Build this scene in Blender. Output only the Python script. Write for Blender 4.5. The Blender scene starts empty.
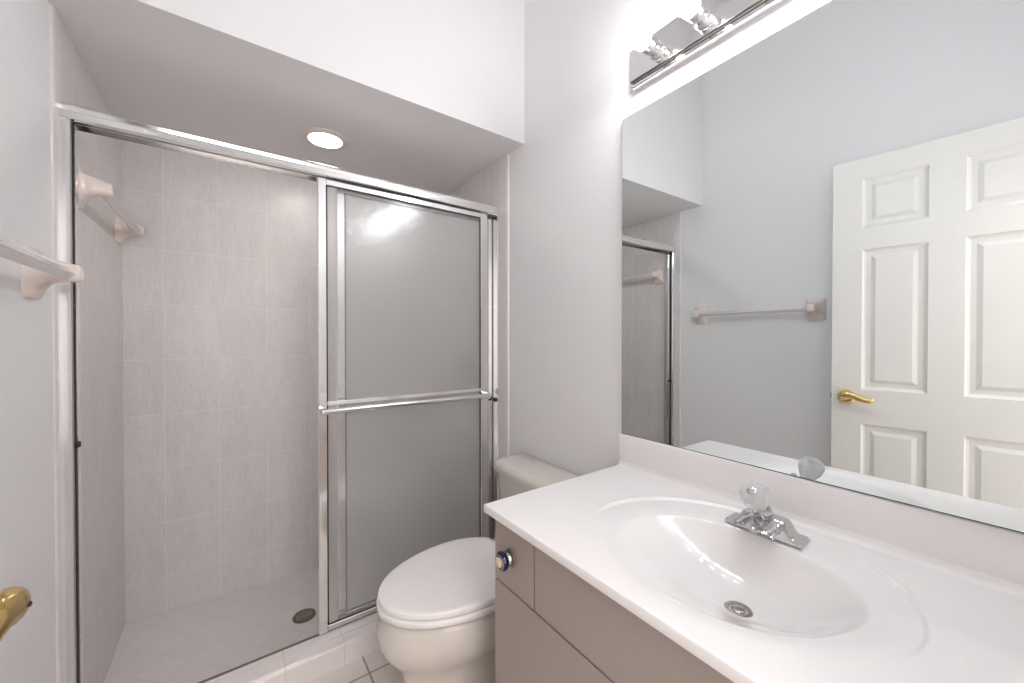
import bpy, bmesh, math
from math import sin, cos, pi, radians
from mathutils import Vector, Matrix

S = bpy.context.scene
COL = S.collection
W, YB, ZC = 1.452, 2.335, 3.25          # room width, back wall, ceiling
YN = -.115                              # near wall (doorway wall)
YC = 1.508                              # shower curb front
ZS = 2.072                              # shower soffit

# ------------------------------------------------------------------ camera
cd = bpy.data.cameras.new('camera'); cam = bpy.data.objects.new('camera', cd); COL.objects.link(cam)
cd.sensor_fit = 'HORIZONTAL'; cd.sensor_width = 36.0; cd.lens = 388.8 / 1024 * 36; cd.clip_start = .01
_th = math.atan2(282, 388.8); _ph = -math.atan2(3.5, 388.8)
cam.location = (.377, 0, 1.2)
_f = Vector((sin(_th) * cos(_ph), cos(_th) * cos(_ph), sin(_ph)))
cam.rotation_euler = _f.to_track_quat('-Z', 'Y').to_euler()
S.camera = cam

# ------------------------------------------------------------------ world, exposure
w = bpy.data.worlds.new('world'); S.world = w; w.use_nodes = True
w.node_tree.nodes['Background'].inputs[0].default_value = (.8, .85, .9, 1)
w.node_tree.nodes['Background'].inputs[1].default_value = .3
S.view_settings.view_transform = 'Standard'; S.view_settings.look = 'None'
S.view_settings.gamma = 1.0; S.view_settings.use_curve_mapping = False
S.view_settings.exposure = 0.13
S.cycles.use_denoising = True
S.cycles.max_bounces = 24; S.cycles.diffuse_bounces = 8; S.cycles.glossy_bounces = 8
S.cycles.transmission_bounces = 14; S.cycles.transparent_max_bounces = 16
S.cycles.sample_clamp_indirect = 15.0
S.cycles.blur_glossy = .6


def area(name, loc, to, size, power, col):
    l = bpy.data.lights.new(name, 'AREA'); l.shape = 'RECTANGLE'; l.size, l.size_y = size
    l.energy = power; l.color = col
    o = bpy.data.objects.new(name, l); COL.objects.link(o); o.location = loc
    o.rotation_euler = (Vector(to) - Vector(loc)).to_track_quat('-Z', 'Y').to_euler()
    return o


BULB = 59.0            # radiance of the vanity globes
RECESSED = 44.0        # radiance of the shower downlight
area('hall_fill_back', (.42, -1.45, 1.35), (.5, 1, 1.15), (1.0, 1.9), 18, (1.0, .965, .955))  # fill lamp added behind the doorway; there is no window
area('hall_fill_top', (.42, -.8, 2.45), (.42, -.8, 0), (.7, .7), 18, (1, .965, .95))  # fill lamp added overhead in the unseen hall

# ------------------------------------------------------------------ materials
def nmat(name):
    m = bpy.data.materials.new(name); m.use_nodes = True
    nt = m.node_tree; b = nt.nodes['Principled BSDF']
    return m, nt, b


def N(nt, t, **kw):
    n = nt.nodes.new(t)
    for k, v in kw.items():
        setattr(n, k, v)
    return n


def noise(nt, scale, detail=3, vec_scale=(1, 1, 1), rough=.5):
    tc = N(nt, 'ShaderNodeTexCoord'); mp = N(nt, 'ShaderNodeMapping')
    mp.inputs['Scale'].default_value = vec_scale
    n = N(nt, 'ShaderNodeTexNoise'); n.inputs['Scale'].default_value = scale
    n.inputs['Detail'].default_value = detail; n.inputs['Roughness'].default_value = rough
    nt.links.new(tc.outputs['Object'], mp.inputs[0]); nt.links.new(mp.outputs[0], n.inputs['Vector'])
    return n


def bump(nt, b, height, strength, dist=.001):
    bp = N(nt, 'ShaderNodeBump'); bp.inputs['Strength'].default_value = strength
    bp.inputs['Distance'].default_value = dist
    nt.links.new(height, bp.inputs['Height']); nt.links.new(bp.outputs[0], b.inputs['Normal'])
    return bp


def plain(name, col, rough=.5, metal=0, var=.03, vscale=12, spec=.5, bmp=0, bscale=200, coat=0):
    """A painted / glazed / metal surface with a slight natural variation."""
    m, nt, b = nmat(name)
    n = noise(nt, vscale, 4)
    mx = N(nt, 'ShaderNodeMix', data_type='RGBA')
    mx.inputs[6].default_value = tuple(c * (1 - var) for c in col) + (1,)
    mx.inputs[7].default_value = tuple(min(1, c * (1 + var)) for c in col) + (1,)
    nt.links.new(n.outputs[0], mx.inputs[0]); nt.links.new(mx.outputs[2], b.inputs['Base Color'])
    b.inputs['Roughness'].default_value = rough; b.inputs['Metallic'].default_value = metal
    b.inputs['Specular IOR Level'].default_value = spec
    b.inputs['Coat Weight'].default_value = coat
    if bmp:
        n2 = noise(nt, bscale, 2); bump(nt, b, n2.outputs[0], bmp)
    return m


def glow(name, col, strength):
    m, nt, b = nmat(name)
    b.inputs['Base Color'].default_value = (.9, .9, .9, 1)
    b.inputs['Emission Color'].default_value = tuple(col) + (1,)
    b.inputs['Emission Strength'].default_value = strength
    return m


def tile(name, au, av, su, sv, ou, ov, col, grout, gw=.003, rot=0, rough=.3, linen=.0, vary=.02, dirt=0, gsoft=.0012):
    """Square-grid tiles in the plane of axes au, av (0 x, 1 y, 2 z) with grout lines."""
    m, nt, b = nmat(name); L = nt.links.new
    tc = N(nt, 'ShaderNodeTexCoord'); sp = N(nt, 'ShaderNodeSeparateXYZ'); L(tc.outputs['Object'], sp.inputs[0])

    def mt(op, a, c=None, d=None):
        n = N(nt, 'ShaderNodeMath', operation=op)
        for i, v in enumerate((a, c, d)):
            if v is None: continue
            if isinstance(v, (int, float)): n.inputs[i].default_value = v
            else: L(v, n.inputs[i])
        return n.outputs[0]
    U, V = sp.outputs[au], sp.outputs[av]
    if rot:
        r = radians(rot)
        U, V = (mt('ADD', mt('MULTIPLY', U, cos(r)), mt('MULTIPLY', V, sin(r))),
                mt('SUBTRACT', mt('MULTIPLY', V, cos(r)), mt('MULTIPLY', U, sin(r))))
    masks, ids = [], []
    for q, s, o in ((U, su, ou), (V, sv, ov)):
        k = mt('DIVIDE', mt('SUBTRACT', q, o), s)
        fr = mt('FRACT', k); ids.append(mt('FLOOR', k))
        d = mt('MULTIPLY', mt('MINIMUM', fr, mt('SUBTRACT', 1.0, fr)), s)
        mr = N(nt, 'ShaderNodeMapRange', interpolation_type='SMOOTHSTEP')
        L(d, mr.inputs[0]); mr.inputs[1].default_value = gw / 2 - gsoft / 2; mr.inputs[2].default_value = gw / 2 + gsoft
        masks.append(mr.outputs[0])
    mask = mt('MINIMUM', masks[0], masks[1])
    cb = N(nt, 'ShaderNodeCombineXYZ'); L(ids[0], cb.inputs[0]); L(ids[1], cb.inputs[1])
    wn = N(nt, 'ShaderNodeTexWhiteNoise', noise_dimensions='3D'); L(cb.outputs[0], wn.inputs['Vector'])
    val = mt('MULTIPLY_ADD', wn.outputs['Value'], 2 * vary, 1 - vary)
    if linen:
        sc = [1, 1, 1]; sc[av] = .10
        n1 = noise(nt, 170, 2, tuple(sc), .6)
        sc2 = [1, 1, 1]; sc2[au] = .12
        n2 = noise(nt, 230, 2, tuple(sc2), .6)
        sc3 = [1, 1, 1]; sc3[av] = .25
        n3 = noise(nt, 22, 3, tuple(sc3), .6)
        a = mt('MULTIPLY_ADD', mt('SUBTRACT', n1.outputs[0], .5), linen * 1.2, val)
        a = mt('MULTIPLY_ADD', mt('SUBTRACT', n2.outputs[0], .5), linen * .8, a)
        val = mt('MULTIPLY_ADD', mt('SUBTRACT', n3.outputs[0], .5), linen * .9, a)
    else:
        n3 = noise(nt, 30, 4); val = mt('MULTIPLY_ADD', mt('SUBTRACT', n3.outputs[0], .5), .08, val)
    hs = N(nt, 'ShaderNodeVectorMath', operation='SCALE'); hs.inputs[0].default_value = col
    L(val, hs.inputs['Scale'])
    mx = N(nt, 'ShaderNodeMix', data_type='RGBA'); L(mask, mx.inputs[0])
    mx.inputs[6].default_value = tuple(grout) + (1,); L(hs.outputs[0], mx.inputs[7])
    L(mx.outputs[2], b.inputs['Base Color'])
    b.inputs['Roughness'].default_value = rough
    bump(nt, b, mask, .35, .0015)
    return m


M = {}
M['paint'] = plain('white_wall_paint', (.845, .838, .842), .55, bmp=.05, bscale=350, var=.01, vscale=3)
M['ceiling'] = plain('white_paint_dimmed', (.775, .765, .765), .8, bmp=.1, var=.01)  # white like the walls, toned down to offset strong bulb light on the soffit
TC, TG = (.70, .667, .66), (.79, .76, .75)
M['tile_back'] = tile('linen_tile_back', 0, 2, .1955, .2452, .138, .122, TC, TG, linen=.22)
M['tile_side'] = tile('linen_tile_side', 1, 2, .1955, .2452, YB - .1955 * 4, .122, TC, TG, linen=.22)
M['bullnose'] = tile('bullnose_tile', 1, 2, 4.0, .2452, -1, .122, (.73, .70, .695), TG, linen=.08)
M['shower_floor'] = tile('shower_floor_tile', 0, 1, .1085, .1085, 2.345 * cos(pi / 4), .01, (.735, .695, .68), (.65, .605, .585), gw=.0022, rot=45, rough=.4, vary=.015)
M['curb'] = tile('curb_tile', 0, 1, .1885, 4, .146, -1, (.74, .695, .68), (.60, .55, .53), gw=.002, rough=.18, vary=.02)
M['floor'] = tile('floor_tile', 0, 1, .305, .305, .775, 1.418, (.76, .70, .665), (.33, .28, .25), gw=.006, rough=.4)
M['chrome'] = plain('polished_chrome', (.86, .86, .87), .06, 1, .01)
M['track'] = plain('dull_track_aluminium', (.62, .59, .575), .42, 1, .05, 40)
M['fchrome'] = plain('faucet_chrome', (.60, .60, .61), .07, 1, .01)
M['alu'] = plain('bright_aluminium', (.84, .835, .83), .13, 1, .02, 30)
M['rubber'] = plain('black_rubber', (.012, .011, .01), .6)
M['brass'] = plain('polished_brass', (.83, .60, .25), .12, 1, .04)
M['door'] = plain('cream_door_paint', (.78, .755, .72), .42, bmp=.06, bscale=300, var=.01)
M['ceramic'] = plain('almond_ceramic', (.80, .70, .65), .12, var=.02)
M['bar'] = plain('grey_acrylic_bar', (.72, .69, .68), .15, var=.01)
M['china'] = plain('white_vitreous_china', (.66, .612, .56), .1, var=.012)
M['seatp'] = plain('white_seat_plastic', (.84, .81, .79), .22, var=.01)
M['marble'] = plain('cultured_marble', (.845, .82, .815), .13, var=.012, vscale=7, coat=.3)
M['laminate'] = plain('greige_laminate', (.34, .288, .256), .42, var=.05, vscale=90, bmp=.04)
M['gap_shade'] = plain('dark_gap_shade', (.10, .07, .055), .7)
M['mirror'] = plain('mirror_silver', (.80, .84, .84), 0.0, 1, 0)
M['mirror_edge'] = plain('mirror_dark_edge', (.05, .06, .055), .2)
M['trimring'] = plain('cream_light_trim', (.72, .64, .57), .4)
M['lens'] = glow('downlight_lens_glow', (1, .955, .91), RECESSED)
M['bulb'] = glow('globe_bulb_glow', (.955, .985, 1.015), BULB)
M['red_rim'] = plain('reddish_rim', (.75, .42, .36), .3, 1)  # thin reddish ring at the socket mouth
M['grate'] = plain('worn_drain_grate', (.42, .37, .34), .3, 1, .2, 60)
M['strainer'] = plain('dark_drain_metal', (.22, .19, .17), .3, 1, .2, 60)
M['steel'] = plain('brushed_drain_steel', (.62, .58, .56), .22, 1)
M['cobalt'] = plain('cobalt_blue_glaze', (.006, .007, .05), .08, var=.3, vscale=140)
M['gilt'] = plain('gold_and_ivory_glaze', (.72, .52, .36), .2, var=.35, vscale=260)
M['pewter'] = plain('pewter_knob_stem', (.55, .58, .56), .2, 1)
M['caulk'] = plain('white_caulk', (.88, .86, .855), .4)


def obscure_glass(name, rough, strength, scatter):
    """Obscure shower glass: refracts through a pebbled surface and scatters a little, with white mixed in to brighten it."""
    m, nt, b = nmat(name); L = nt.links.new
    b.inputs['Base Color'].default_value = (.985, .99, .985, 1)
    b.inputs['Transmission Weight'].default_value = 1
    b.inputs['Roughness'].default_value = rough; b.inputs['IOR'].default_value = 1.45
    n = noise(nt, 75, 3, (1, 1, .5), .6)
    bump(nt, b, n.outputs[0], strength, .002)
    tr = N(nt, 'ShaderNodeBsdfTranslucent'); tr.inputs[0].default_value = (.94, .935, .93, 1)
    df = N(nt, 'ShaderNodeBsdfDiffuse'); df.inputs[0].default_value = (.94, .935, .93, 1)  # diffuse white that lifts the brightness of the glass
    a1 = N(nt, 'ShaderNodeMixShader'); a1.inputs[0].default_value = .6
    a2 = N(nt, 'ShaderNodeMixShader'); a2.inputs[0].default_value = scatter
    L(tr.outputs[0], a1.inputs[1]); L(df.outputs[0], a1.inputs[2])
    L(b.outputs[0], a2.inputs[1]); L(a1.outputs[0], a2.inputs[2])
    L(a2.outputs[0], nt.nodes['Material Output'].inputs[0])
    return m


def clear_acrylic():
    m, nt, b = nmat('clear_acrylic'); L = nt.links.new
    b.inputs['Base Color'].default_value = (.98, .98, .98, 1)
    b.inputs['Transmission Weight'].default_value = 1
    b.inputs['Roughness'].default_value = .04; b.inputs['IOR'].default_value = 1.49
    tr = N(nt, 'ShaderNodeBsdfDiffuse'); tr.inputs[0].default_value = (.95, .95, .95, 1)
    mx = N(nt, 'ShaderNodeMixShader'); mx.inputs[0].default_value = .34
    L(b.outputs[0], mx.inputs[1]); L(tr.outputs[0], mx.inputs[2]); L(mx.outputs[0], nt.nodes['Material Output'].inputs[0])
    return m


M['glass_outer'] = obscure_glass('lightly_obscured_glass', .08, .50, .13); M['glass_inner'] = obscure_glass('pebbled_glass', .05, .25, .30); M['acrylic'] = clear_acrylic()

# ------------------------------------------------------------------ helpers
def mesh_from(bm, name):
    bmesh.ops.recalc_face_normals(bm, faces=bm.faces[:])
    me = bpy.data.meshes.new(name); bm.to_mesh(me); bm.free(); return me


def obj(name, bm, mat, parent=None, smooth=False, angle=35):
    """Link a bmesh (world coordinates) as one object; under a parent it is re-based on the parent's origin."""
    me = mesh_from(bm, name)
    for mm in (mat if isinstance(mat, (list, tuple)) else [mat]):
        me.materials.append(mm)
    o = bpy.data.objects.new(name, me); COL.objects.link(o)
    if smooth:
        for p in me.polygons: p.use_smooth = True
        me.set_sharp_from_angle(angle=radians(angle))
    if parent is not None:
        p0 = Vector((0, 0, 0)); q = parent
        while q is not None:
            p0 += q.location; q = q.parent
        me.transform(Matrix.Translation(-p0)); o.parent = parent
    return o


def thing(name, label, cat, loc, group=None):
    o = bpy.data.objects.new(name, None); COL.objects.link(o); o.location = loc
    o.empty_display_size = .05
    o['label'] = label; o['category'] = cat
    if group: o['group'] = group
    return o


def struct(name, bm, mat, smooth=False, label=None, cat=None):
    o = obj(name, bm, mat, None, smooth); o['kind'] = 'structure'
    if label: o['label'] = label
    if cat: o['category'] = cat
    return o


def box(bm, x0, x1, y0, y1, z0, z1, bev=0, seg=2, mi=0):
    vs = [bm.verts.new((x, y, z)) for x in (x0, x1) for y in (y0, y1) for z in (z0, z1)]
    fs = [bm.faces.new([vs[i] for i in q]) for q in ((0, 1, 3, 2), (4, 6, 7, 5), (0, 4, 5, 1), (2, 3, 7, 6), (0, 2, 6, 4), (1, 5, 7, 3))]
    for f in fs: f.material_index = mi
    if bev:
        es = list({e for f in fs for e in f.edges})
        bmesh.ops.bevel(bm, geom=es, offset=bev, segments=seg, affect='EDGES', profile=.5)
    return bm


def B(*a, **k):
    return box(bmesh.new(), *a, **k)


def loft(bm, rings, cap0=True, cap1=True, closed=True):
    rv = [[bm.verts.new(p) for p in r] for r in rings]
    n = len(rv[0])
    for a, b in zip(rv, rv[1:]):
        for i in range(n if closed else n - 1):
            j = (i + 1) % n
            bm.faces.new((a[i], a[j], b[j], b[i]))
    if cap0: bm.faces.new(rv[0][::-1])
    if cap1: bm.faces.new(rv[-1])
    return rv


def prism(bm, pts, axis, a0, a1):
    """Extrude a closed 2-D profile along axis: axis 'x' takes (y,z), 'y' takes (x,z), 'z' takes (x,y)."""
    def P(p, t):
        return {'x': (t, p[0], p[1]), 'y': (p[0], t, p[1]), 'z': (p[0], p[1], t)}[axis]
    loft(bm, [[P(p, a0) for p in pts], [P(p, a1) for p in pts]])
    return bm


def lathe(bm, prof, origin, axis=(0, 0, 1), n=32, squash=None):
    """Revolve (radius, height) pairs about axis through origin."""
    A = Vector(axis).normalized(); q = Vector((0, 0, 1)).rotation_difference(A)
    O = Vector(origin); rings = []
    for r, h in prof:
        rings.append([O + q @ Vector((max(r, 1e-5) * cos(2 * pi * i / n), max(r, 1e-5) * sin(2 * pi * i / n), h)) for i in range(n)])
    loft(bm, rings, cap0=prof[0][0] > 1e-4, cap1=prof[-1][0] > 1e-4)
    bmesh.ops.remove_doubles(bm, verts=bm.verts[:], dist=2e-5)
    return bm


def tube(bm, path, radii, n=14, flat=1.0, up=(0, 0, 1)):
    """Sweep a round (or flattened) section along a path."""
    pts = [Vector(p) for p in path]; rings = []
    for i, p in enumerate(pts):
        t = (pts[min(i + 1, len(pts) - 1)] - pts[max(i - 1, 0)]).normalized()
        u = Vector(up); s = t.cross(u)
        if s.length < 1e-4: s = t.cross(Vector((1, 0, 0)))
        s.normalize(); u = s.cross(t).normalized()
        r = radii[i] if isinstance(radii, (list, tuple)) else radii
        rings.append([p + s * r * cos(2 * pi * k / n) + u * r * flat * sin(2 * pi * k / n) for k in range(n)])
    loft(bm, rings)
    return bm


def superell(cx, cy, a, b, n=40, e=2.0):
    out = []
    for i in range(n):
        t = 2 * pi * i / n; c, s = cos(t), sin(t)
        out.append((cx + a * math.copysign(abs(c) ** (2 / e), c), cy + b * math.copysign(abs(s) ** (2 / e), s)))
    return out


def smooth01(t):
    t = max(0., min(1., t)); return t * t * (3 - 2 * t)


# ------------------------------------------------------------------ the room
T = .1
struct('floor', B(-.9, W + .3, -1.75, YC + .02, -.12, 0), M['floor'], label='beige square floor tile of the bathroom', cat='floor')
struct('wall_left', B(-T, 0, YN - T, YB + T, -.12, ZC), M['paint'])
struct('wall_right', B(W, W + T, YN - T, YB + T, -.12, ZC), M['paint'])
struct('wall_back', B(-T, W + T, YB + .006, YB + T, -.12, ZC), M['paint'])
struct('ceiling', B(-.9, W + .3, -1.75, YB + T, ZC, ZC + .1), M['ceiling'])
# near wall with the doorway the picture was taken from
DX0, DX1, DZ = .036, .822, 2.05
bm = bmesh.new()
box(bm, -T, DX0, YN - T, YN, -.12, ZC); box(bm, DX1, W + T, YN - T, YN, -.12, ZC); box(bm, DX0, DX1, YN - T, YN, DZ, ZC)
struct('wall_near', bm, M['paint'])
# the hall beyond, out of view, added to house the fill lamps
bm = bmesh.new()
box(bm, -.9, -.8, -1.75, YN - T, -.12, ZC); box(bm, W + .2, W + .3, -1.75, YN - T, -.12, ZC)
box(bm, -.9, W + .3, -1.85, -1.75, -.12, ZC); box(bm, -.8, -T, YN - T - .02, YN - T + .08, -.12, ZC); box(bm, W + T, W + .2, YN - T - .02, YN - T + .08, -.12, ZC)
struct('wall_hall', bm, M['paint'])
# dropped soffit over the shower
struct('soffit', B(0.0, W, 1.388, YB + .006, ZS, ZC), M['ceiling'])
# wall tile of the shower
TP = .004
struct('wall_left_tile', B(-.01, TP, 1.582, YB, -.09, ZS), M['tile_side'])
struct('wall_right_tile', B(W - TP, W + .01, 1.582, YB, -.09, ZS), M['tile_side'])
struct('wall_back_tile', B(-.01, W + .01, YB, YB + .02, -.09, ZS), M['tile_back'])


def bullnose(x_wall, sgn, y0):
    h = .007; pts = []
    for i in range(7):
        a = pi / 2 * i / 6
        pts.append((x_wall + sgn * h * sin(a), y0 + .012 * (1 - cos(a))))
    pts += [(x_wall + sgn * h, 1.5825), (x_wall - sgn * .005, 1.5825), (x_wall - sgn * .005, y0)]
    return prism(bmesh.new(), pts, 'z', 0.0, ZS)


struct('trim_1', bullnose(0, 1, 1.535), M['bullnose'], True)
struct('trim_2', bullnose(W, -1, 1.511), M['bullnose'], True)
bm = bmesh.new()
tube(bm, [(W - .001, 1.509, z) for z in (.0, ZS)], .004, 8)
struct('trim_3', bm, M['caulk'], True)

# curb
cz = .08
pts = [(YC, 0), (YC, cz - .010), (YC + .003, cz - .003), (YC + .010, cz), (1.5525, cz + .002), (1.5535, cz - .0005), (1.5545, cz - .0005), (1.5555, cz + .002), (1.606, cz + .0025), (1.6065, cz + .0015), (1.6065, -.10), (YC, -.10)]
struct('shower_curb', prism(bmesh.new(), pts, 'x', 0, W), M['curb'], label='low tiled curb across the front of the shower', cat='curb')

# sloping shower floor
DRX, DRY, DRZ = .643, 1.972, -.062
bm = bmesh.new(); nx, ny = 24, 16; vv = {}
for i in range(nx + 1):
    for j in range(ny + 1):
        x = W * i / nx; y = 1.604 + (YB - 1.604) * j / ny
        e = -.034 - .030 * smooth01(x / .8)
        d = math.hypot((x - DRX) / .75, (y - DRY) / .38)
        z = e + (DRZ - .0005 - e) * (1 - smooth01(d)) if d < 1 else e
        vv[i, j] = bm.verts.new((x, y, z))
for i in range(nx):
    for j in range(ny):
        bm.faces.new((vv[i, j], vv[i + 1, j], vv[i + 1, j + 1], vv[i, j + 1]))
r = bmesh.ops.extrude_face_region(bm, geom=bm.faces[:])
for v in r['geom']:
    if isinstance(v, bmesh.types.BMVert): v.co.z = -.12
struct('shower_floor', bm, M['shower_floor'], True, 'pale diagonal tile floor inside the shower', 'floor')

# ------------------------------------------------------------------ shower drain
t = thing('floor_drain', 'round dark metal drain strainer in the shower floor', 'drain', (DRX, DRY, DRZ))
bm = lathe(bmesh.new(), [(.031, 0), (.046, 0), (.0475, .0015), (.046, .004), (.036, .004), (.033, .002), (.031, 0)], (DRX, DRY, DRZ), n=40)
obj('rim', bm, M['strainer'], t, True)
bm = bmesh.new()
for k in range(-3, 4):
    h = math.sqrt(max(.0345 ** 2 - (k * .0092) ** 2, 1e-6))
    box(bm, DRX + k * .0092 - .0028, DRX + k * .0092 + .0028, DRY - h, DRY + h, DRZ + .0005, DRZ + .0035)
box(bm, DRX - .034, DRX + .034, DRY - .003, DRY + .003, DRZ + .0004, DRZ + .0033)
obj('grate', bm, M['grate'], t)
obj('opening', lathe(bmesh.new(), [(0, 0), (.034, 0), (.034, .0006), (0, .0006)], (DRX, DRY, DRZ - .0003), n=32), M['rubber'], t)

# ------------------------------------------------------------------ recessed downlight
LX, LY = .720, 1.864
t = thing('recessed_light', 'round lit downlight recessed in the soffit above the shower', 'ceiling light', (LX, LY, ZS))
obj('trim_ring', lathe(bmesh.new(), [(.064, -.003), (.068, -.009), (.088, -.007), (.095, -.001), (.095, 0), (.064, 0)], (LX, LY, ZS), n=48), M['trimring'], t, True)
obj('lens', lathe(bmesh.new(), [(0, -.010), (.03, -.0095), (.050, -.008), (.064, -.004), (.064, -.0005), (0, -.0005)], (LX, LY, ZS), n=48), M['lens'], t, True)

# ------------------------------------------------------------------ shower enclosure frame
YF = 1.585
t = thing('shower_door_frame', 'fixed bright aluminium frame around the shower opening', 'shower frame', (W / 2, YF, .083))
H0 = YF - .014
hp = [(H0 + .003, 1.800), (H0, 1.803), (H0, 1.818), (H0 + .0025, 1.8205), (H0 + .0025, 1.8225)]
for i in range(9):
    a = pi * (.06 + i / 8 * .64)
    hp.append((H0 + .0095 - .0100 * cos(a), 1.8300 + .0120 * sin(a)))
hp += [(H0 + .030, 1.838), (YF + .068, 1.838), (YF + .070, 1.834), (YF + .070, 1.800), (YF + .066, 1.800), (YF + .066, 1.832), (YF + .038, 1.832), (YF + .038, 1.806), (YF + .034, 1.806), (YF + .034, 1.832), (YF + .004, 1.826), (YF + .004, 1.800)]
obj('header', prism(bmesh.new(), hp, 'x', .006, W - .006), M['alu'], t, True, 30)


def jamb(x0, s, d):
    p = [(x0, YF - .003), (x0 + s * (d - .002), YF - .003), (x0 + s * d, YF), (x0 + s * d, YF + .026), (x0 + s * (d - .004), YF + .026), (x0 + s * (d - .004), YF + .036),
         (x0 + s * d, YF + .036), (x0 + s * d, YF + .064), (x0 + s * .004, YF + .066), (x0, YF + .066)]
    return prism(bmesh.new(), p, 'z', .083, 1.801)


jl = obj('jamb', jamb(.0042, 1, .0210), M['alu'], t)
jr = obj('jamb', jamb(W - .0042, -1, .0095), M['alu'], t)
obj('bumper', B(.0245, .034, YF + .009, YF + .026, .892, .908, bev=.003), M['rubber'], jl, True)
obj('bumper', B(W - .024, W - .013, YF + .010, YF + .026, .886, .904, bev=.003), M['rubber'], jr, True)
obj('gasket', B(.0252, .0270, YF + .010, YF + .020, .10, 1.80), M['rubber'], jl)
tp = [(1.5985, .0820), (1.5985, .0858), (1.5995, .0864), (1.6055, .0864), (1.6062, .0858), (1.6062, .0820)]
obj('bottom_track', prism(bmesh.new(), tp, 'x', .006, W - .006), M['strainer'], t)


def slider(x0, x1, y, z0, z1, label, bar=False):
    """One framed sliding panel: stiles, rails, pebbled glass, and a towel bar on the outer one."""
    d = .011
    t = thing('sliding_shower_door', label, 'shower door', ((x0 + x1) / 2, y, z0), 'sliding shower door panels')
    sw, sr = .031, .040
    def stile(a, b):
        bm = bmesh.new()
        p = [(a, y - d + .003), (a + .003, y - d), (b - .003, y - d), (b, y - d + .003), (b, y + d), (a, y + d)]
        return prism(bm, p, 'z', z0, z1)
    obj('stile', stile(x0, x0 + sw), M['alu'], t); obj('stile', stile(x1 - sr, x1), M['alu'], t)
    def rail(a, b):
        p = [(y - d + .002, a), (y - d, a + .002), (y - d, b - .002), (y - d + .002, b), (y + d - .001, b), (y + d - .001, a)]
        return prism(bmesh.new(), p, 'x', x0 + sw, x1 - sr)
    obj('rail', rail(z1 - .022, z1 - .001), M['alu'], t); obj('rail', rail(z0 + .001, z0 + .022), M['track'], t)
    obj('glass', B(x0 + sw - .004, x1 - sr + .004, y - .0025, y + .0025, z0 + .018, z1 - .018), M['glass_outer' if bar else 'glass_inner'], t)
    bm = bmesh.new()                                              # black glazing gasket inside the frame
    xa, xb, za, zb = x0 + sw, x1 - sr, z0 + .022, z1 - .022; g = .0028; yy = (y - d + .002, y - .0026)
    box(bm, xa, xa + g, *yy, za, zb); box(bm, xb - g, xb, *yy, za, zb)
    box(bm, xa + g, xb - g, *yy, za, za + g); box(bm, xa + g, xb - g, *yy, zb - g, zb)
    obj('gasket', bm, M['rubber'], t)
    if bar:
        zb = .926; yb = y - .036
        b = obj('towel_bar', tube(bmesh.new(), [(x0 + .010, yb, zb), (x1 - .010, yb, zb)], .0085, 16, 1.25), M['alu'], t, True)
        for xx in (x0 + .014, x1 - .014):
            bm = bmesh.new()
            prism(bm, superell(xx, zb, .012, .016, 20, 3), 'y', yb - .004, y - d)
            obj('bracket', bm, M['chrome'], b, True)
        bm = bmesh.new()
        prism(bm, [(y - d - .001, zb + .034), (y - d + .008, zb + .036), (y - d + .008, zb + .020), (y - d - .001, zb + .020)], 'x', x0 + sw, x1 - sr)
        obj('crossbar', bm, M['alu'], t)
    return t


slider(.642, 1.388, 1.603, .0880, 1.797, 'outer sliding shower door of pebbled glass carrying the long towel bar', True)
slider(.714, 1.4365, 1.6355, .0910, 1.790, 'inner sliding shower door of pebbled glass behind the panel with the bar')

# ------------------------------------------------------------------ ceramic towel bars
def ceramic_towel_bar(x_wall, y0, y1, z, reach, r, label):
    t = thing('towel_bar', label, 'towel bar', (x_wall, (y0 + y1) / 2, z), 'ceramic towel bars')
    for y, s in ((y0, 1), (y1, -1)):
        secs = [(-.002, .044, .060, .0, 8), (.008, .043, .059, 0, 8), (.013, .039, .054, 0, 5), (.022, .031, .040, .004, 3.5), (.035, .026, .030, .008, 3), (.055, .0225, .024, .008, 3),
                (reach - .016, .021, .022, .006, 3), (reach - .006, .0195, .0205, .005, 3), (reach - .001, .015, .016, .005, 3), (reach, .009, .010, .005, 3)]
        rings = []
        for dx, a, b, dz, e in secs:
            rings.append([(x_wall + dx, p[0], p[1]) for p in superell(y, z + dz, a, b, 36, e)])
        bm = bmesh.new(); loft(bm, rings)
        obj('post', bm, M['ceramic'], t, True, 50)
    xc = x_wall + reach - .024; zc = z + .001
    bm = prism(bmesh.new(), [(xc - r, zc), (xc, zc + r), (xc + r, zc), (xc, zc - r)], 'y', y0 + .012, y1 - .012)
    bmesh.ops.bevel(bm, geom=bm.edges[:], offset=.0012, segments=2, affect='EDGES')
    obj('bar', bm, M['bar'], t, True, 30)
    return t


ceramic_towel_bar(0, .763, 1.390, 1.351, .087, .0150, 'square towel bar on almond ceramic posts on the painted wall')
ceramic_towel_bar(TP, 1.706, 2.262, 1.65, .082, .0165, 'square towel bar on almond ceramic posts inside the shower')

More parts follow.
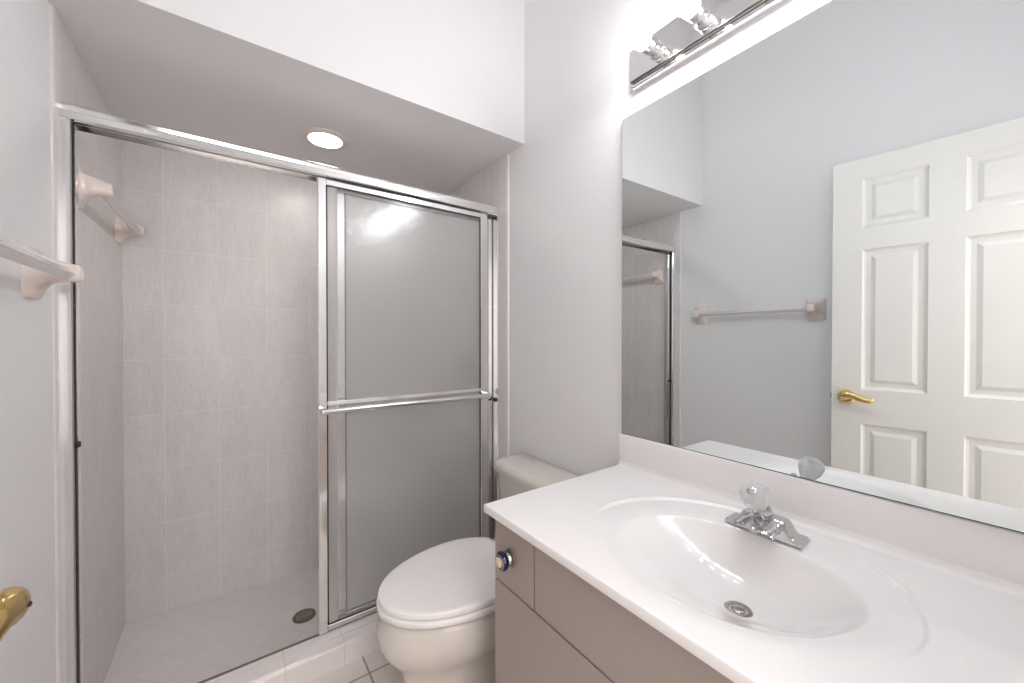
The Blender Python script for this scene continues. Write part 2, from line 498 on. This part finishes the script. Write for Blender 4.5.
# ------------------------------------------------------------------ soap dish and valve seen through the glass
sy, sz = 2.225, 1.285; xw = W - TP
t = thing('soap_dish', 'almond ceramic soap dish on the tile behind the pebbled glass', 'soap dish', (xw, sy, sz))
bm = bmesh.new()
loft(bm, [[(xw + dx, p[0], p[1]) for p in superell(sy, sz + dz, a, b, 36, e)] for dx, a, b, dz, e in
          [(.004, .078, .055, 0, 8), (-.010, .076, .053, 0, 8), (-.015, .070, .047, 0, 6)]])
obj('back_plate', bm, M['ceramic'], t, True, 50)
bm = bmesh.new()
loft(bm, [[(p[0], p[1], sz + dz) for p in superell(xw - .055, sy, a, b, 36, 3.5)] for dz, a, b in
          [(-.040, .036, .054), (-.030, .052, .066), (-.008, .056, .072), (-.006, .054, .070), (-.008, .050, .066), (-.022, .042, .056)]])
obj('tray', bm, M['ceramic'], t, True, 50)
vy, vz = 1.93, 1.045
t = thing('shower_valve', 'round chrome shower valve glimpsed through the pebbled glass', 'shower valve', (xw, vy, vz))
bm = lathe(bmesh.new(), [(.0, 0), (.050, 0), (.052, .004), (.046, .010), (.030, .016), (.0, .016)], (xw + .001, vy, vz), (-1, 0, 0), 40)
for v in bm.verts: v.co.z = vz + (v.co.z - vz) * 1.45
obj('escutcheon', bm, M['strainer'], t, True)
hdl = obj('handle', lathe(bmesh.new(), [(.0, .012), (.020, .012), (.020, .035), (.027, .042), (.030, .055), (.028, .066), (.016, .072), (0, .072)], (xw + .001, vy, vz), (-1, 0, 0), 12), M['strainer'], t, True)
obj('lever', tube(bmesh.new(), [(xw - .055, vy, vz + .015), (xw - .058, vy, vz - .02), (xw - .062, vy, vz - .075)], [.013, .012, .008], 12), M['strainer'], hdl, True)

# ------------------------------------------------------------------ door standing open by the left wall
DA = math.atan2(.13, 1.0); DW, DT, DH = .757, .035, 2.020
hinge = Vector((.0425, -.097, .008))
bm = bmesh.new()
xs = [0, .115, .325, .430, .645, DW]                # local u along the leaf from the hinge: right-hand stile first
cols = [(.118, .338), (.440, .650)]
rows = [(.24, .795), (.955, 1.60), (1.70, 1.925)]


def door_face(bm, v0, sgn):
    """One face of the leaf at depth v0 with six raised panels set in sunken fields."""
    us = sorted({0, DW, *[c for p in cols for c in p]}); zs = sorted({0, DH, *[c for p in rows for c in p]})
    for i in range(len(us) - 1):
        for j in range(len(zs) - 1):
            a, b, c, d = us[i], us[i + 1], zs[j], zs[j + 1]
            if (a, b) in cols and (c, d) in rows:
                rings = []
                for ins, dep in ((0, 0), (.006, .006), (.014, .009), (.030, .009), (.046, .003), (.049, .003)):
                    rings.append([(v0 - sgn * dep, uu, zz) for uu, zz in ((a + ins, c + ins), (b - ins, c + ins), (b - ins, d - ins), (a + ins, d - ins))])
                loft(bm, rings, cap0=False)
            else:
                bm.faces.new([bm.verts.new((v0, uu, zz)) for uu, zz in ((a, c), (b, c), (b, d), (a, d))])


door_face(bm, 0, 1); door_face(bm, -DT, -1)
for q in (((0, 0), (DW, 0)), ((DW, 0), (DW, DH)), ((DW, DH), (0, DH)), ((0, DH), (0, 0))):
    (u0, z0), (u1, z1) = q
    bm.faces.new([bm.verts.new(p) for p in ((0, u0, z0), (0, u1, z1), (-DT, u1, z1), (-DT, u0, z0))])
bmesh.ops.remove_doubles(bm, verts=bm.verts[:], dist=1e-5)
door = struct('door_1', bm, M['door'], False, 'cream six panel door standing open against the left wall', 'door')
door.location = hinge; door.rotation_euler = (0, 0, -DA)


def dpart(name, bm, mat, parent, smooth=True):
    me = mesh_from(bm, name); me.materials.append(mat)
    for p in me.polygons: p.use_smooth = smooth
    if smooth: me.set_sharp_from_angle(angle=radians(40))
    o = bpy.data.objects.new(name, me); COL.objects.link(o); o.parent = parent
    return o


LU, LZ = DW - .056, .914                         # lever axis on the leaf
for sd in (1, -1):
    v0 = 0 if sd > 0 else -DT
    ro = dpart('rosette', lathe(bmesh.new(), [(0, 0), (.033, 0), (.034, .003), (.031, .008), (.022, .012), (.0145, .014), (.0130, .046), (0, .046)], (v0, LU, LZ), (sd, 0, 0), 36), M['brass'], door)
    pa, ra = [], []
    for i in range(17):
        k = i / 16
        pa.append((v0 + sd * (.065 + .004 * sin(pi * k)), LU + .018 - .118 * k, LZ + .010 + .009 * sin(2 * pi * k * .9) - .006 * k))
        ra.append((.0160 - .0070 * k) * (.55 if i == 0 else .9 if i == 1 else .6 if i == 16 else 1))
    lv = dpart('lever', tube(bmesh.new(), pa, ra, 18, 1.25), M['brass'], ro)
    dpart('button', lathe(bmesh.new(), [(0, 0), (.0025, 0), (.0025, .002), (0, .002)], (v0 + sd * .0800, LU + .006, LZ + .013), (sd, 0, 0), 12), M['rubber'], lv)
dpart('latch', B(-.024, -.010, DW - .0005, DW + .006, LZ - .012, LZ + .012, bev=.002), M['strainer'], door)
for hz in (.20, 1.02, 1.82):
    dpart('hinge', lathe(bmesh.new(), [(0, 0), (.006, 0), (.006, .09), (0, .09)], (.006, -.006, hz), n=16), M['brass'], door)

# ------------------------------------------------------------------ toilet
TY = 1.142
t = thing('toilet', 'white two piece toilet with its lid closed beside the vanity', 'toilet', (1.2, TY, 0))


def egg(xf, xb, hw, z, n=64, wide=.615, eb=2.0):
    """Outline with a long rounded front towards -x; xf front tip, xb back, hw half width."""
    xc = xf + (xb - xf) * wide; out = []
    for i in range(n):
        a = 2 * pi * i / n; c, s = cos(a), sin(a)
        if c < 0: x = xc + (xc - xf) * c; y = hw * s
        else:
            x = xc + (xb - xc) * math.copysign(abs(c) ** (2 / eb), c); y = hw * math.copysign(abs(s) ** (2 / eb), s)
        out.append((x, TY + y, z))
    return out


bm = bmesh.new()
rings = [egg(.786, 1.36, .122, 0, eb=3), egg(.782, 1.36, .125, .012, eb=3), egg(.797, 1.34, .112, .03, eb=3), egg(.802, 1.33, .106, .09, eb=3), egg(.800, 1.32, .108, .15, eb=2.6),
         egg(.790, 1.30, .118, .195), egg(.764, 1.27, .143, .228), egg(.738, 1.25, .168, .262), egg(.724, 1.235, .183, .300), egg(.723, 1.225, .186, .335), egg(.735, 1.22, .183, .366), egg(.742, 1.215, .178, .379), egg(.754, 1.205, .168, .383)]
loft(bm, rings)
deck = []
for z, x0, x1, h in ((.0, 1.18, 1.37, .105), (.10, 1.18, 1.38, .10), (.24, 1.16, 1.40, .11), (.31, 1.14, 1.42, .15), (.355, 1.13, 1.432, .175), (.382, 1.13, 1.432, .178), (.388, 1.137, 1.428, .172)):
    deck.append([(p[0], p[1], z) for p in superell((x0 + x1) / 2, TY, (x1 - x0) / 2, h, 48, 5)])
loft(bm, deck)
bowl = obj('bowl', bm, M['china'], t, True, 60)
for s in (-1, 1):
    obj('bolt_cap', lathe(bmesh.new(), [(0, .014), (.009, .012), (.014, .004), (.014, 0), (0, 0)][::-1], (1.13, TY + s * .128, .0), n=20), M['seatp'], bowl, True)
# seat ring
bm = bmesh.new(); o_, i_ = [], []
so = [egg(.727, 1.205, .187, z) for z in (.3905, .3935, .4065, .4100)]
grow = [.0, .003, .003, -.001]
def inset(r, d):
    cx, cy = .97, TY
    return [(cx + (p[0] - cx) * (1 + d / .2), cy + (p[1] - cy) * (1 + d / .18), p[2]) for p in r]
outer = [inset(r, g) for r, g in zip(so, grow)]
inner = [[(p[0], p[1], z) for p in egg(.80, 1.13, .105, z)] for z in (.410, .400, .3905)]
loft(bm, outer + inner + [outer[0]], cap0=False, cap1=False)
bmesh.ops.remove_doubles(bm, verts=bm.verts[:], dist=1e-6)
obj('seat', bm, M['seatp'], t, True, 50)


def lid_outline(z, d=0):
    r = []
    for p in egg(.727 - d, 1.235 + d, .186 + d, z, 96, wide=.575):
        r.append((min(p[0], 1.182 + d), p[1], z))
    return r


bm = bmesh.new()
rings = [lid_outline(.4150, -.006), lid_outline(.4160, -.0005), lid_outline(.4275, 0), lid_outline(.4305, -.0018), lid_outline(.4320, -.005), lid_outline(.4330, -.02)]
for s_, dz in ((.75, .0325), (.45, .0345), (.15, .0355)):
    rings.append([(.98 + (p[0] - .98) * s_, TY + (p[1] - TY) * s_, .4135 + dz - .012) for p in lid_outline(0, -.012)])
loft(bm, rings)
lid = obj('lid', bm, M['seatp'], t, True, 40)
for s in (-1, 1):
    bm = bmesh.new(); prism(bm, superell(1.192, .408, .014, .016, 20, 3), 'y', TY + s * .075 - .02, TY + s * .075 + .02)
    obj('hinge', bm, M['seatp'], lid, True)


def tank_ring(x0, x1, h, z, bow=.022, r=.035, n=12):
    """Plan of the tank: straight back at x1, bowed front at x0, rounded front corners."""
    out = [(x1, TY - h, z), (x1, TY + h, z)]
    for i in range(2 * n + 1):
        k = 1 - i / n                      # +1 .. -1 across the front
        y = h * math.copysign(1 - (1 - abs(k)) ** 1.0, k)
        edge = max(0, abs(y) - (h - r))
        x = x0 + bow * (y / h) ** 2 + (r - math.sqrt(max(r * r - edge * edge, 0)))
        out.append((x, TY + y, z))
    return out


bm = bmesh.new()
loft(bm, [tank_ring(1.30, 1.425, .205, .388), tank_ring(1.285, 1.432, .222, .40), tank_ring(1.276, 1.434, .236, .50), tank_ring(1.270, 1.436, .246, .640)])
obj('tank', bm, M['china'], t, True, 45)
bm = bmesh.new()
loft(bm, [tank_ring(1.268, 1.438, .250, .6405), tank_ring(1.258, 1.440, .260, .646), tank_ring(1.257, 1.440, .261, .664), tank_ring(1.262, 1.439, .257, .676), tank_ring(1.275, 1.435, .246, .684), tank_ring(1.30, 1.43, .225, .687)])
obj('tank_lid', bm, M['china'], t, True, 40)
lev = obj('flush_lever', tube(bmesh.new(), [(1.272, TY - .18, .60), (1.258, TY - .18, .60), (1.252, TY - .165, .598), (1.250, TY - .11, .592)], [.010, .009, .007, .006], 12), M['chrome'], t, True)

# ------------------------------------------------------------------ vanity cabinet
VX, VE, VN = .916, .816, YN + .002                   # front plane, far end, near end
ZT = .777
t = thing('vanity_cabinet', 'greige laminate vanity cabinet under the white basin top', 'vanity cabinet', (1.18, .34, 0))
bm = bmesh.new()
box(bm, VX + .02, W - .002, VE - .018, VE - .001, 0, ZT - .0225); box(bm, VX + .02, W - .002, VN, VN + .017, 0, ZT - .0225)
box(bm, VX + .02, W - .002, VN + .017, VE - .018, .08, .097); box(bm, W - .010, W - .002, VN + .017, VE - .018, .097, ZT - .0225)
box(bm, VX + .075, VX + .09, VN + .017, VE - .018, 0, .08); box(bm, VX + .02, VX + .037, VN + .017, VE - .018, .58, .62)
obj('carcass', bm, M['laminate'], t)
obj('gap_shade_sheet', B(VX + .0172, VX + .0198, VN + .004, VE - .006, .095, ZT - .030), M['gap_shade'], t)  # dark sheet behind the fronts, painting the shade in their gaps
g = .0023
dr = obj('drawer', B(VX, VX + .017, .661 + g, VE, .597 + g, ZT - .026, bev=.0012), M['laminate'], t)
obj('false_front', B(VX, VX + .017, VN + .002, .661 - g, .597 + g, ZT - .026, bev=.0012), M['laminate'], t)
ym = .335
d1 = obj('door', B(VX, VX + .017, ym + g, VE, .095, .597 - g, bev=.0012), M['laminate'], t)
d2 = obj('door', B(VX, VX + .017, VN + .002, ym - g, .095, .597 - g, bev=.0012), M['laminate'], t)


def knob(y, z, parent):
    O = (VX, y, z); f = 1.22
    def P(*pr): return lathe(bmesh.new(), [(a * f, c * f) for a, c in pr], O, (-1, 0, 0), 32)
    k = obj('knob', P((0, 0), (.0165, 0), (.0175, .002), (.0160, .004), (.012, .005), (0, .005)), M['strainer'], parent, True)
    obj('stem', P((0, .004), (.0125, .004), (.0120, .008), (.0100, .011), (.0105, .014), (0, .014)), M['pewter'], k, True)
    obj('glazed_head', P((0, .012), (.0095, .012), (.0150, .014), (.0178, .0185), (.0178, .022), (.015, .0265), (.0095, .0275), (0, .0275)), M['cobalt'], k, True)
    obj('gilt_center', P((0, .027), (.0098, .027), (.0098, .0282), (.006, .0305), (0, .0312)), M['gilt'], k, True)
    obj('gilt_band', P((.0120, .0266), (.0132, .0276), (.0143, .0264), (.0132, .0258), (.0120, .0266)), M['steel'], k, True)


knob(.749, .676, dr)
knob(ym + .035, .54, d1); knob(ym - .035, .54, d2)

# ------------------------------------------------------------------ one-piece basin top
X0, X1, Y0, Y1 = .8985, W - .0015, YN + .0015, .842
XB = W - .021                                        # face of the backsplash
RCX, RCY, RA, RBY = 1.163, .374, .237, .279          # outer shell ring
ICX, ICY, IA, IB, DEP = 1.160, .368, .156, .211, .092
IAF = .200                                            # the bowl runs out gently towards the front


def top_z(x, y):
    z = 0.
    r1 = math.hypot((x - RCX) / RA, (y - RCY) / RBY)
    f = smooth01((x - 1.06) / .14)
    if r1 < 1:
        z -= .0048 * f * smooth01((1 - r1) / .026) + .0045 * smooth01((1 - r1) / .4)
    # fine lip just outside the step
    z += .0012 * f * math.exp(-((r1 - 1.012) / .011) ** 2)
    dx = x - ICX; q = 0.
    r = math.hypot(dx / (IA if dx > 0 else IAF), (y - ICY) / IB)
    for _ in range(12):                     # the floor of the bowl sits a little nearer the near end
        k = 1 - min(r, 1.0)
        r = math.hypot(dx / (IA if dx > 0 else IAF), (y - ICY + .024 * k) / IB)
    if r < 1.14:
        sd = dx / ((IA if dx > 0 else IAF) * max(r, .12))
        sd = max(-1, min(1, sd))
        pw = 2.15 + .70 * sd; ex = 1.26 - .12 * sd
        s = smooth01((1.14 - r) / .30)
        z -= .006 * s
        if r < 1: z -= (DEP - .008) * (1 - r ** pw) ** ex
    c = x - (XB - .016)
    if c > 0: z += .016 - math.sqrt(max(.016 ** 2 - min(c, .016) ** 2, 0))
    return ZT + z


bm = bmesh.new()
R_ = .0032
nx, ny = 190, 330
xs = [X0 + R_ + (XB - X0 - R_) * i / nx for i in range(nx + 1)]
ys = [Y0 + R_ + (Y1 - Y0 - 2 * R_) * j / ny for j in range(ny + 1)]
G = [[bm.verts.new((x, y, top_z(x, y))) for y in ys] for x in xs]
for i in range(nx):
    for j in range(ny):
        bm.faces.new((G[i][j], G[i + 1][j], G[i + 1][j + 1], G[i][j + 1]))
ring = [G[0][j] for j in range(ny + 1)] + [G[i][ny] for i in range(1, nx + 1)] + [G[nx][j] for j in range(ny - 1, -1, -1)] + [G[i][0] for i in range(nx - 1, 0, -1)]
prev = ring
for off, dz in ((.0016, -.0004), (.0028, -.0016), (.0032, -.0032), (.0032, -.0190), (.002, -.0205), (-.03, -.0205)):
    new = []
    for v in ring:
        x, y = v.co.x, v.co.y; bz = v.co.z if v.co.x < XB - .02 else ZT
        if abs(x - xs[0]) < 1e-6: x -= off
        if abs(y - ys[0]) < 1e-6: y -= off
        if abs(y - ys[-1]) < 1e-6: y += off
        new.append(bm.verts.new((x, y, min(bz, v.co.z) + dz if x < XB - .02 else (v.co.z if dz > -.001 else ZT + dz))))
    n = len(ring)
    for i in range(n):
        j = (i + 1) % n
        bm.faces.new((prev[i], prev[j], new[j], new[i]))
    prev = new
t = thing('vanity_countertop', 'white one piece countertop with an oval basin and backsplash', 'countertop', (1.17, .35, ZT - .022))
obj('counter_basin', bm, M['marble'], t, True, 60)
pts = [(W - .0012, ZT - .02), (XB, ZT - .02), (XB, .8745), (XB + .0015, .878), (XB + .005, .8795), (W - .0012, .8795)]
bs = obj('backsplash', prism(bmesh.new(), pts, 'y', Y0, Y1 - .001), M['marble'], t, True, 50)
# pop-up drain
DX, DY = 1.163, .345; DZ_ = top_z(DX, DY)
dn = obj('drain', lathe(bmesh.new(), [(.0145, -.002), (.0150, .0012), (.0200, .0022), (.0235, .0016), (.0245, .0002), (.0245, -.004), (.0145, -.004)], (DX, DY, DZ_ + .001), n=40), M['steel'], t, True)
obj('stopper', lathe(bmesh.new(), [(0, .0040), (.009, .0036), (.0125, .0022), (.0132, .0005), (.0132, -.003), (0, -.003)][::-1], (DX, DY, DZ_ + .001), n=32), M['steel'], dn, True)
obj('drain_opening', lathe(bmesh.new(), [(0, 0), (.0155, 0), (.0155, .0006), (0, .0006)], (DX, DY, DZ_ - .0015), n=32), M['rubber'], dn)

# ------------------------------------------------------------------ faucet
FX, FY = 1.340, .366; FZ = max(top_z(FX + a, FY + b) for a in (-.024, 0, .024) for b in (-.075, -.04, 0, .04, .075)) + .0002
t = thing('basin_faucet', 'chrome basin faucet with a clear acrylic knob handle', 'faucet', (FX, FY, FZ))
bm = bmesh.new(); rings = []
K_ = 41
for i in range(K_):                                   # base plate rising to a hump in the middle
    k = -1 + 2 * i / (K_ - 1); y = FY + .076 * k; a = abs(k)
    m_ = 1 - smooth01((a - .50) / .26)
    top = .0095 + .029 * m_ - .004 * a * m_
    hw = .0250
    tw = hw * (.92 - .22 * m_)
    e = .004 if a > .985 else 0
    rings.append([(FX - hw, y, FZ), (FX - hw, y, FZ + .0035), (FX - tw, y, FZ + top - .002 - e), (FX - tw + .003, y, FZ + top - e), (FX + tw - .003, y, FZ + top - e), (FX + tw, y, FZ + top - .002 - e), (FX + hw, y, FZ + .0035), (FX + hw, y, FZ)])
loft(bm, rings)
base = obj('base', bm, M['fchrome'], t, True, 32)
bm = bmesh.new(); rings = []
for i in range(15):                                   # short hooded spout flaring towards the bowl
    k = i / 14; x = FX + .012 - .088 * k
    zt = FZ + .0400 - .012 * k * k
    zb = FZ + .004 + .0205 * smooth01((k - .25) / .6)
    h = .034 + .005 * k
    if k > .97: zt -= .002
    rings.append([(x + .012 * (abs(a) ** 2) * k, FY + a * h, zb if c else zt - dz) for a, dz, c in
                  ((-.94, 0, 1), (.94, 0, 1), (1, .012, 0), (.86, .0055, 0), (.6, .002, 0), (.2, 0, 0), (-.2, 0, 0), (-.6, .002, 0), (-.86, .0055, 0), (-1, .012, 0))])
loft(bm, rings)
sp = obj('spout', bm, M['fchrome'], t, True, 32)
obj('aerator', lathe(bmesh.new(), [(0, 0), (.0095, 0), (.0105, .002), (.0105, .010), (0, .010)], (FX - .056, FY, FZ + .0150), n=24), M['steel'], sp, True)
HA = Vector((-.70, -.04, .71)).normalized(); HO = Vector((FX - .022, FY - .001, FZ + .050))
obj('cartridge_cap', lathe(bmesh.new(), [(0, -.018), (.0170, -.018), (.0195, -.008), (.0195, .003), (.0170, .011), (.0125, .017), (0, .018)], HO, HA, 32), M['fchrome'], t, True)
hp_ = [(0, .016), (.0115, .016), (.0130, .022), (.0150, .030), (.0205, .040), (.0262, .052), (.0280, .063), (.0262, .073), (.0205, .080), (.0120, .083), (0, .084)]
hd = obj('handle', lathe(bmesh.new(), hp_, HO, HA, 14), M['acrylic'], t, False)
obj('handle_cap', lathe(bmesh.new(), [(0, .0835), (.0085, .0830), (.0088, .0848), (.006, .0862), (0, .0866)], HO, HA, 24), M['fchrome'], hd, True)
obj('handle_core', lathe(bmesh.new(), [(0, .017), (.0060, .017), (.0060, .066), (.0105, .072), (.0105, .079), (0, .079)], HO, HA, 16), M['seatp'], hd, True)
lr = obj('lift_rod', tube(bmesh.new(), [(FX + .021, FY + .004, FZ + .004), (FX + .021, FY + .004, FZ + .082)], .0022, 10), M['fchrome'], t, True)
obj('lift_knob', lathe(bmesh.new(), [(0, 0), (.004, 0), (.0060, .004), (.0064, .009), (.005, .012), (0, .0125)], (FX + .021, FY + .004, FZ + .080), n=20), M['acrylic'], lr, True)

# ------------------------------------------------------------------ frameless mirror
t = thing('wall_mirror', 'large frameless wall mirror resting on the backsplash', 'mirror', (W - .003, .35, .88))
# its face leans a little off the wall towards the near end, as in the photo
f0, f1 = (W - .011, .8395), (W - .0255, VN + .002)
obj('glass', prism(bmesh.new(), [f0, f1, (f1[0] + .006, f1[1]), (f0[0] + .006, f0[1])], 'z', .8812, 1.929), M['mirror'], t)
bm = bmesh.new()
prism(bm, [(f0[0] + .006, f0[1]), (f1[0] + .006, f1[1]), (W - .0006, f1[1]), (W - .0006, f0[1])], 'z', .8812, 1.929)
prism(bm, [(f0[0] - .0008, f0[1] + .0004), (f1[0] - .0008, f1[1]), (W - .0006, f1[1]), (W - .0006, f0[1] + .0004)], 'z', .8797, .8811)
obj('edge', bm, M['mirror_edge'], t)

# ------------------------------------------------------------------ vanity light bar
BY1, BY0 = .792, -.098; bz0, bz1 = 2.001, 2.129
t = thing('vanity_light_bar', 'chrome bar light with a row of lit globe bulbs over the mirror', 'wall light', (W, .34, 2.065))
xb = W - .0005
pts = [(xb, bz0), (xb - .023, bz0), (xb - .025, bz0 + .002), (xb - .025, bz0 + .013), (xb - .0255, bz0 + .0145), (xb - .034, bz0 + .0165), (xb - .0345, bz0 + .018), (xb - .0345, bz1 - .018), (xb - .034, bz1 - .0165), (xb - .0255, bz1 - .0145), (xb - .025, bz1 - .013), (xb - .025, bz1 - .002), (xb - .023, bz1), (xb, bz1)]
obj('back_plate', prism(bmesh.new(), pts, 'y', BY0, BY1), M['chrome'], t)
obj('ledge_shade_strip', B(xb - .0338, xb - .0262, BY0 + .001, BY1 - .001, bz0 + .0148, bz0 + .0165), M['strainer'], t)  # dark strip laid on the ledge in place of its dark reflection
for k in range(6):
    O = (W - .034, .700 - .1435 * k, 2.066)
    so = obj('socket', lathe(bmesh.new(), [(0, 0), (.0245, 0), (.0250, .004), (.0190, .008), (.0185, .017), (.0215, .020), (.0240, .024), (.0235, .040), (.0262, .057), (.0252, .057), (.0225, .042), (0, .040)], O, (-1, 0, 0), 36), M['chrome'], t, True)
    obj('socket_rim', lathe(bmesh.new(), [(.0250, .0565), (.0264, .0565), (.0266, .0583), (.0254, .0586), (.0250, .0565)], O, (-1, 0, 0), 36), M['red_rim'], so, True)
    pr = [(0, .042), (.0125, .042), (.0135, .050)]
    c, r = .091, .0300
    for i in range(3, 17):
        a = -pi / 2 + pi * i / 16
        pr.append((r * cos(a), c + r * sin(a)))
    pr[-1] = (0, c + r)
    obj('bulb', lathe(bmesh.new(), pr, O, (-1, 0, 0), 32), M['bulb'], so, True)
